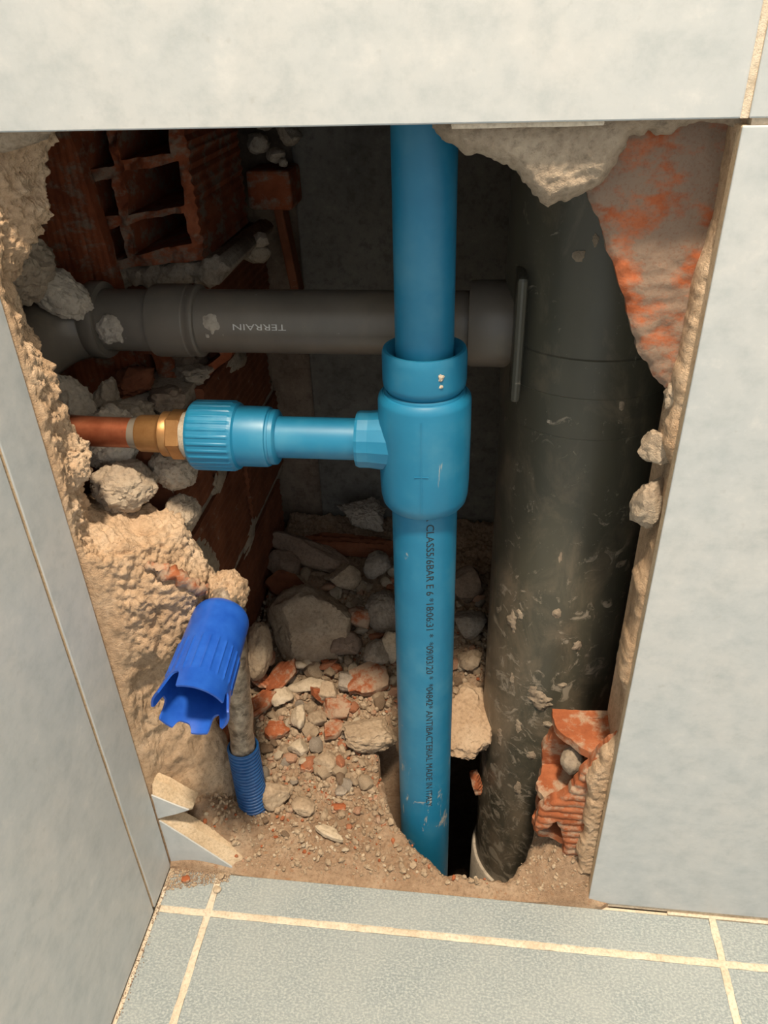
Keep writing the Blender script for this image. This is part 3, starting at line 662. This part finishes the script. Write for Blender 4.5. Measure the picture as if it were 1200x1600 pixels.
def stack_smear(ang, z, lx, lz, seed, thick=.0009):
    rr = random.Random(seed); poly = jag([(math.cos(k*math.pi/5)*lx/2*rr.uniform(.45, 1.1), math.sin(k*math.pi/5)*lz/2*rr.uniform(.45, 1.1)) for k in range(10)], lx*.12, seed)
    V, F = slab_vf(poly, [], (0, 0, 0), *XY, .0011, lambda P, d: thick*np.clip(-d/.003, .1, 1)*(.7+.8*billow(p3(P, seed), 160, 3, .6, seed)), lambda P, d: -.001+0*d)
    R_ = SR+.0002+(.0016 if z > .42 else 0); a = math.radians(ang)+V[:, 0]/R_; rr_ = R_+V[:, 2]; V = np.stack([SX+rr_*np.sin(a), SY-rr_*np.cos(a), z+V[:, 1]], 1)
    sharp(obj('mortar_smear', V, F, M['greymortar'], stk, True), 50)
for q in ((-13, .136, .028, .026, 1, .0014), (-20, .145, .012, .02, 2), (-44, .219, .014, .030, 3), (-38, .232, .010, .012, 4), (-9, .245, .008, .014, 5), (-1, .02, .012, .02, 6), (-40, .149, .008, .02, 7), (-48, .058, .010, .04, 8), (9, .209, .012, .018, 9),
          (-16, .056, .012, .016, 10), (15, .447, .006, .010, 11, .0012), (-12, .566, .006, .010, 12), (-20, .555, .012, .012, 13), (-30, .09, .010, .022, 14), (-5, .105, .016, .010, 15), (-25, .0, .012, .022, 16), (2, .16, .010, .008, 17), (-11, .307, .004, .014, 18)): stack_smear(*q)
# ---- capped water pipe in its corrugated sleeve
PX, PY = .076, .062
cw = thing('capped_water_pipe', 'wrapped water pipe rising from rubble with cobalt blue notched cap', 'pipe', (PX, PY, 0))
pth = cr([(.070, .0585, .0), (.0702, .0585, .10), (.0745, .061, .19), (.079, .063, .255), (.0805, .063, .275), (.0803, .060, .290), (.080, .053, .296), (.080, .045, .292)], 70)
V, F = tube_vf(pth, [.0118+.0006*math.sin(i*1.3) for i in range(70)], 32); V = np.array(V)
V += (.0012*fbm(V, 160, 3, .6, 2))[:, None]*np.array((.6, .6, .3)); wpn = obj('wrapped_pipe', V, F, M['wrap'], cw, True)
rock('mortar_crust', (.0805, .0640, .2900), (.036, .044, .050), 17, M['mortar'], cw, (20, 0, 0), 5, 9, .13, .35)
prof = []
for i in range(31):
    z = -.03+i*.0046; prof += [(.0130, z), (.0131, z+.0008), (.0150, z+.0016), (.0152, z+.0025), (.0150, z+.0034), (.0131, z+.0042)]
lathe('corrugated_sleeve', prof, (.070, .0585, 0), (.0004, .0, .1), M['conduit'], cw, 40)
# cap: a tube along -Y with a flared, notched mouth
def cap_vf():
    n, m = 144, 40; C0 = np.array((.0790, .046, .2840)); d = Vector((.03, -1, -.10)).normalized(); u, v, d = frame_of(d); L = .094; V = []; F = []
    u = np.array((1, .03, 0)); u /= np.linalg.norm(u); v = np.cross(d, u); v = v*np.sign(v[2])
    def mouth(a):   # depth of the notches along the rim; a = 0 points to +X, 90 deg = up
        deg = math.degrees(a) % 360; s = 0
        for (c, wd, dp) in ((118, 34, .017), (12, 20, .013), (245, 30, .007), (300, 26, .013), (190, 26, .014)):
            x = abs((deg-c+180) % 360-180)/wd*2
            if x < 1: s = max(s, dp*(1-x**4))
        return s
    def rad(t): return .0232+.0020*t+.0035*max(0, (t-.72)/.28)**1.6
    for shell in (0, 1):
        for j in range(m+1):
            for k in range(n):
                a = 2*math.pi*k/n; Lk = L-mouth(a); t = j/m; s = t*Lk
                r = rad(s/L)-(.0017 if shell else 0); r *= (1 if t > .04 or shell else .93+.07*min(1, t/.04))
                if not shell and .45 < s/L < .78 and math.cos(a*24) > .86: r += .0009
                V.append(C0+d*(s+(.002 if shell and j == 0 else 0))+(u*math.cos(a)+v*math.sin(a))*r)
    N = (m+1)*n
    for shell in (0, 1):
        for j in range(m):
            for k in range(n):
                q = (shell*N+j*n+k, shell*N+j*n+(k+1) % n, shell*N+(j+1)*n+(k+1) % n, shell*N+(j+1)*n+k); F.append(q if not shell else q[::-1])
    for k in range(n):
        k2 = (k+1) % n; F.append((m*n+k, m*n+k2, N+m*n+k2, N+m*n+k))
    F.append(tuple(range(n-1, -1, -1))); F.append(tuple(N+k for k in range(n)))
    return V, F
V, F = cap_vf(); cap = obj('cap', V, F, M['capblue'], cw, True); sharp(cap, 45); cap['label'] = 'cobalt blue plastic cap with notched open mouth'

# ---- rubble: the pieces one can tell apart
G = 'broken rubble in the bottom of the hole'
def put(name, x, y, dz, dims, seed, mat, label, rot=(0, 0, 0), kind='rock', cat='rubble', **kw):
    z = float(bed_h(np.array([[x, y]]))[0])+dz
    o = rock(name, (x, y, z), dims, seed, M[mat], None, rot, **kw) if kind == 'rock' else shard(name, (x, y, z), dims, seed, M[mat], rot)
    return tag(o, label, cat, G)
put('mortar_block', .094, .250, .020, (.106, .092, .084), 102, 'stone', 'largest squarish mortar block lying amid the rubble', (12, -8, 20), cuts=7, rough=.07, sub=5)
put('rubble_stone', .050, .190, .055, (.036, .046, .072), 103, 'stone', 'long rounded stone leaning beside the wrapped pipe', (-18, 10, 15), cuts=5, soft=.55, sub=5)
put('rubble_stone', .143, .405, .030, (.072, .055, .048), 104, 'stonegrey', 'pale jagged lump resting on the dark brick bar at the back', (0, 0, 10), rough=.2, sub=5)
put('brick_piece', .125, .372, .016, (.150, .034, .022), 105, 'brickdark', 'long dark brick bar lying across the back of the rubble', (0, 3, 2), 'shard')
put('rubble_stone', .183, .272, .020, (.050, .046, .050), 106, 'stonegrey', 'rounded grey stone touching the outline of the blue riser', (0, 0, 40), soft=.5, cuts=6, sub=5)
put('rubble_stone', .178, .222, .018, (.030, .034, .042), 107, 'stonegrey', 'upright grey stone just below the rounded one by the riser', (0, 12, 10))
put('rubble_stone', .195, .232, .020, (.024, .03, .05), 108, 'stonepale', 'pale stone standing half hidden behind the blue riser')
put('brick_piece', .172, .196, .012, (.052, .040, .016), 109, 'brickdusty', 'dark red flat brick piece beside the blue riser', (18, -12, 30), 'shard')
put('rubble_stone', .139, .234, .014, (.042, .036, .032), 110, 'stonebrown', 'brown stone wedged against the largest block')
put('brick_chip', .127, .212, .010, (.034, .014, .010), 111, 'brick', 'small bright orange chip under the brown stone', (20, 0, -20), 'shard')
put('brick_piece', .046, .188, .022, (.058, .022, .014), 112, 'brick', 'upper orange shard of the star-shaped heap by the sleeve', (25, 18, -25), 'shard')
put('brick_piece', .074, .186, .020, (.052, .024, .013), 113, 'brick', 'orange shard of the star-shaped heap pointing to the largest block', (30, -30, 45), 'shard')
put('brick_piece', .055, .160, .014, (.060, .022, .013), 114, 'brick', 'lower orange shard of the star-shaped heap', (30, -22, 25), 'shard')
put('brick_piece', .052, .205, .030, (.040, .020, .012), 115, 'brickdusty', 'dusty orange shard on top of the star-shaped heap', (35, 10, -30), 'shard')
put('rubble_stone', .092, .203, .020, (.018, .010, .008), 116, 'stonepale', 'tiny pale oval chip lying in front of the largest block', soft=.5)
put('rubble_stone', .140, .165, .010, (.034, .030, .026), 117, 'brickdusty', 'pinkish brick lump with angular faces amid pale rubble')
put('brick_piece', .120, .176, .012, (.034, .012, .010), 118, 'brick', 'upright narrow orange sliver beside a pale stone', (60, 60, 20), 'shard')
put('rubble_stone', .129, .178, .012, (.022, .022, .030), 119, 'stone', 'beige stone behind the narrow orange sliver')
put('mortar_block', .181, .138, .014, (.062, .044, .038), 120, 'stone', 'broad beige mortar chunk at the edge of the opening', (0, 5, 15), cuts=8, rough=.12, sub=5)
put('brick_chip', .079, .136, .009, (.030, .022, .012), 121, 'brick', 'orange brick chip beside the corrugated sleeve', (15, 10, 15), 'shard')
put('rubble_stone', .118, .152, .010, (.026, .022, .024), 122, 'stone', 'beige angular stone in the lit part of the rubble', (0, 20, 0))
put('rubble_stone', .100, .148, .012, (.018, .030, .026), 123, 'stonepale', 'pale upright splinter in the lit rubble', (10, 20, 10))
put('rubble_stone', .094, .064, .010, (.034, .030, .032), 124, 'stone', 'beige stone leaning on the foot of the corrugated sleeve', (0, 0, 30), rough=.12)
put('brick_piece', .140, .142, .008, (.034, .024, .010), 125, 'brickdusty', 'flat orange piece in front of the pinkish lump', (10, 5, 60), 'shard')
put('rubble_stone', .076, .170, .014, (.030, .024, .022), 126, 'stonepale', 'pale chunk under the star-shaped heap')
put('rubble_stone', .158, .076, .004, (.013, .012, .008), 127, 'stonegrey', 'dark grey pebble on the sandy slope', soft=.5)
put('brick_chip', .157, .062, .004, (.020, .011, .006), 128, 'brick', 'small orange chip lying on the sandy slope', (5, 5, 10), 'shard')
put('mortar_chip', .152, .034, .005, (.034, .014, .007), 129, 'stonepale', 'flat pale mortar flake near the floor tiles', (0, 5, -20), 'shard')
put('mortar_block', .281, .166, -.006, (.074, .090, .044), 130, 'mortar', 'mortar block overhanging the dark opening between the pipes', (10, 0, -8), cuts=8, rough=.12, sub=5)
put('rubble_stone', .282, .268, .014, (.040, .036, .042), 131, 'stonegrey', 'grey stone between the blue riser and the soil stack')
put('rubble_stone', .272, .318, .014, (.05, .04, .044), 132, 'stonebrown', 'dark brown stone deep between riser and stack')
put('rubble_stone', .284, .228, .010, (.030, .028, .028), 133, 'stone', 'small stone below the grey one between the pipes')
put('mortar_block', .080, .352, .018, (.120, .040, .030), 134, 'stonebrown', 'long brown slab tilted in front of the dark brick bar', (20, 12, -14), cuts=6, sub=5)
put('rubble_stone', .048, .335, .012, (.046, .040, .040), 135, 'stonebrown', 'dark brown stone against the ridged brick wall')
put('rubble_stone', .128, .312, .020, (.044, .036, .032), 136, 'stone', 'angular beige stone above the largest block')
put('rubble_stone', .165, .335, .018, (.040, .036, .036), 137, 'stonegrey', 'grey stone under the pale jagged lump')
put('brick_piece', .060, .300, .020, (.060, .040, .016), 138, 'brickdark', 'dark brick slab behind the largest block', (40, 20, 10), 'shard')
put('rubble_stone', .155, .262, .016, (.036, .030, .034), 139, 'brickdusty', 'reddish stone in the shade beside the largest block')
put('rubble_stone', .106, .117, .008, (.024, .020, .016), 140, 'stonepale', 'pale flat stone in the middle of the lit rubble')
put('rubble_stone', .136, .104, .008, (.028, .022, .018), 141, 'stone', 'beige stone in front of the broad mortar chunk')
put('brick_chip', .118, .100, .004, (.018, .014, .008), 142, 'brick', 'orange crumb between the pale stones', (0, 10, 0), 'shard')
put('rubble_stone', .122, .056, .006, (.026, .020, .014), 143, 'stone', 'flat beige stone on the slope above the floor tiles', (0, 8, 0))
put('rubble_stone', .150, .195, .010, (.030, .026, .028), 144, 'stonegrey', 'grey stone in front of the dark red flat piece')
put('rubble_stone', .105, .190, .006, (.05, .024, .016), 145, 'stonepale', 'long pale slab under the front of the largest block', (0, 0, 14))
o = tag(shard('brick_chip', (.296, .150, -.030), (.016, .04, .010), 146, M['brick'], (70, 20, 80)), 'orange brick splinter sticking out in the dark opening', 'rubble', G)
# crumbs that fell on the floor tiles
tag(rock('mortar_chip', (.0525, -.0200, .0022), (.0085, .009, .0045), 151, M['stonepale'], None, (0, 0, 20), 3), 'white mortar chip lying on the floor tile joint', 'rubble')
tag(rock('mortar_crumb', (.0525, -.0085, .0030), (.008, .007, .006), 152, M['stone'], None, (0, 0, 60), 3), 'brown crumb by the tip of the big tile fragment', 'rubble')
tag(shard('brick_chip', (.020, -.0135, .0022), (.010, .008, .004), 153, M['brick'], (0, 5, 20)), 'orange brick crumb in the dirt of the corner', 'rubble')

# ---- small stones, one object each
pool = []
for i in range(14):
    V, F = rock_vf((1, .8, .62), 200+i, 3 if i < 6 else 2, 9, .1)
    pool.append((V, F))
mats = ['stone', 'stone', 'stonepale', 'stone', 'brickdusty', 'brick', 'stonepale', 'stone', 'stonegrey', 'dirt']
meshes = {}
def small_mesh(i, mk):
    if (i, mk) not in meshes:
        me = mesh_data('small_stone', pool[i][0], pool[i][1], M[mk], True); me.set_sharp_from_angle(angle=math.radians(35)); meshes[(i, mk)] = me
    return meshes[(i, mk)]
rs = random.Random(99); n_small = 0
hole_a = np.array(HOLE)
tint = {'stone': 'beige mortar crumb', 'stonepale': 'pale plaster crumb', 'brickdusty': 'dusty brick crumb', 'brick': 'orange brick crumb', 'stonegrey': 'grey mortar crumb', 'dirt': 'sandy mortar crumb'}
marks = [((.096, .262), 'against the largest mortar block'), ((.071, .058), 'at the foot of the corrugated sleeve'), ((.055, .175), 'around the star-shaped shard heap'), ((.181, .138), 'beside the broad mortar chunk'), ((.243, .10), 'next to the blue riser'), ((.158, .07), 'around the dark grey pebble'),
         ((.152, .03), 'near the pale flake above the floor tiles'), ((.140, .165), 'beside the pinkish brick lump'), ((.285, .20), 'between the riser and the soil stack'), ((.172, .200), 'by the dark red flat brick piece'), ((.183, .27), 'by the rounded grey stone'), ((.118, .152), 'in the middle of the lit rubble'),
         ((.106, .11), 'on the slope in front of the lit rubble'), ((.04, .335), 'along the ridged brick wall'), ((.14, .33), 'below the dark brick bar'), ((.085, .12), 'beside the orange chip by the sleeve'), ((.235, .22), 'half hidden behind the blue riser'), ((.245, .32), 'deep in the shade behind the riser'), ((.10, .212), 'in front of the largest mortar block'), ((.06, .27), 'between the brick wall and the largest block'), ((.19, .32), 'in the shade under the pale jagged lump'), ((.21, .18), 'at the rear edge of the opening')]
while n_small < 285:
    y = rs.uniform(.02, .34); x = rs.uniform(.040, .30)
    if rs.random() > (.35 if y < .08 else 1.0): continue
    d, _ = poly_dist(np.array([[x, y]]), hole_a)
    if d[0] < .012 or (x-.071)**2+(y-.058)**2 < .018**2 or x < .066 and y > .07 and y < .12: continue
    s = rs.uniform(.008, .021)*(1.0 if y > .08 else .55)*(1.15 if y > .2 else 1); mk = rs.choice(mats); i = rs.randrange(14)
    o = bpy.data.objects.new('mortar_crumb' if 'brick' not in mk else 'brick_crumb', small_mesh(i, mk)); COL.objects.link(o)
    o.location = (x, y, float(bed_h(np.array([[x, y]]))[0])+s*rs.uniform(.12, .35)); o.scale = (s, s*rs.uniform(.7, 1.2), s*rs.uniform(.7, 1.3)); o.rotation_euler = (rs.uniform(-.8, .8), rs.uniform(-.8, .8), rs.uniform(0, 6.28))
    wh = min(marks, key=lambda m: (m[0][0]-x)**2+(m[0][1]-y)**2)[1]; sz = 'coarse' if s > .0155 else ('tiny' if s < .009 else 'small')
    tag(o, sz+' '+tint[mk]+' '+wh, 'rubble', sz+' '+tint[mk]+'s '+wh); n_small += 1

# ---- gravel and dust grains nobody could count
def grains(name, n, region, smin, smax, mat, label, seed, zfun):
    r = np.random.RandomState(seed); base, fc = ico(1); base = np.array(base); nb = len(base); Vs = []; Fs = []; k = 0; fc = np.array(fc)
    while k < n:
        P = np.array([[r.uniform(region[0], region[1]), r.uniform(region[2], region[3])]]) if not callable(region) else region(r)
        if P is None: continue
        s = smin+(smax-smin)*r.rand()**3; J = base*(1+.35*(r.rand(nb, 1)-.5)); A = r.normal(size=(3, 3)); Qm, _ = np.linalg.qr(A)
        J = (J*np.array((1, r.uniform(.6, 1), r.uniform(.45, .9))))@Qm*s/2
        Vs.append(J+np.array((P[0, 0], P[0, 1], zfun(P)+s*.2))); Fs.append(fc+k*nb); k += 1
    o = obj(name, np.concatenate(Vs), np.concatenate(Fs), mat); o['kind'] = 'stuff'; return tag(o, label, 'gravel')
_gx, _gy = np.meshgrid(np.linspace(-.05, .5, 276), np.linspace(-.02, .46, 241), indexing='ij')
_gz = bed_h(np.stack([_gx.ravel(), _gy.ravel()], 1)).reshape(276, 241)
_gd = poly_dist(np.stack([_gx.ravel(), _gy.ravel()], 1), hole_a)[0].reshape(276, 241)
def gi(P): return int(np.clip(round((P[0, 0]+.05)/.002), 0, 275)), int(np.clip(round((P[0, 1]+.02)/.002), 0, 240))
def reg(ya, yb, xa=.03, xb=.31):
    def f(r):
        P = np.array([[r.uniform(xa, xb), ya+(yb-ya)*r.rand()]]); i, j = gi(P)
        return P if _gd[i, j] > .002 else None
    return f
bz = lambda P: _gz[gi(P)]
grains('gravel', 4200, reg(.004, .30), .0015, .0085, M['stone'], 'fine beige mortar gravel over the dirt', 1, bz)
grains('gravel', 900, reg(.05, .30, .04, .30), .004, .0125, M['stone'], 'coarse beige mortar gravel among the stones', 11, bz)
grains('gravel', 260, reg(.05, .30, .04, .30), .004, .011, M['brickdusty'], 'coarse dusty brick gravel among the stones', 12, bz)
grains('gravel', 700, reg(.004, .30), .0015, .006, M['stonepale'], 'fine pale plaster grit over the dirt', 2, bz)
grains('gravel', 500, reg(.004, .30), .0015, .006, M['brick'], 'fine orange brick grit over the dirt', 3, bz)
grains('gravel', 260, reg(.002, .05, .335, .40), .0015, .005, M['stone'], 'fine grit under the broken hollow brick', 4, bz)
def corner(r):
    x = r.rand()**1.4*.060+.001; y = -(r.rand()**1.7)*.026*(1-.6*x/.06)-.001
    return np.array([[x, y]])
grains('dirt_crumbs', 900, corner, .0008, .0026, M['stonebrown'], 'dark loose dirt in the corner of the floor', 15, lambda P: .0002)
grains('dirt_crumbs', 900, corner, .0008, .0030, M['stone'], 'loose brown dirt in the corner of the floor', 5, lambda P: .0003)
def joint(r): return np.array([[abs(r.normal())*.0025+.0005, -.02-r.rand()*.12]])
grains('dirt_crumbs', 320, joint, .0006, .0018, M['stonebrown'], 'dark grit along the joint between floor and side wall', 6, lambda P: .0002)
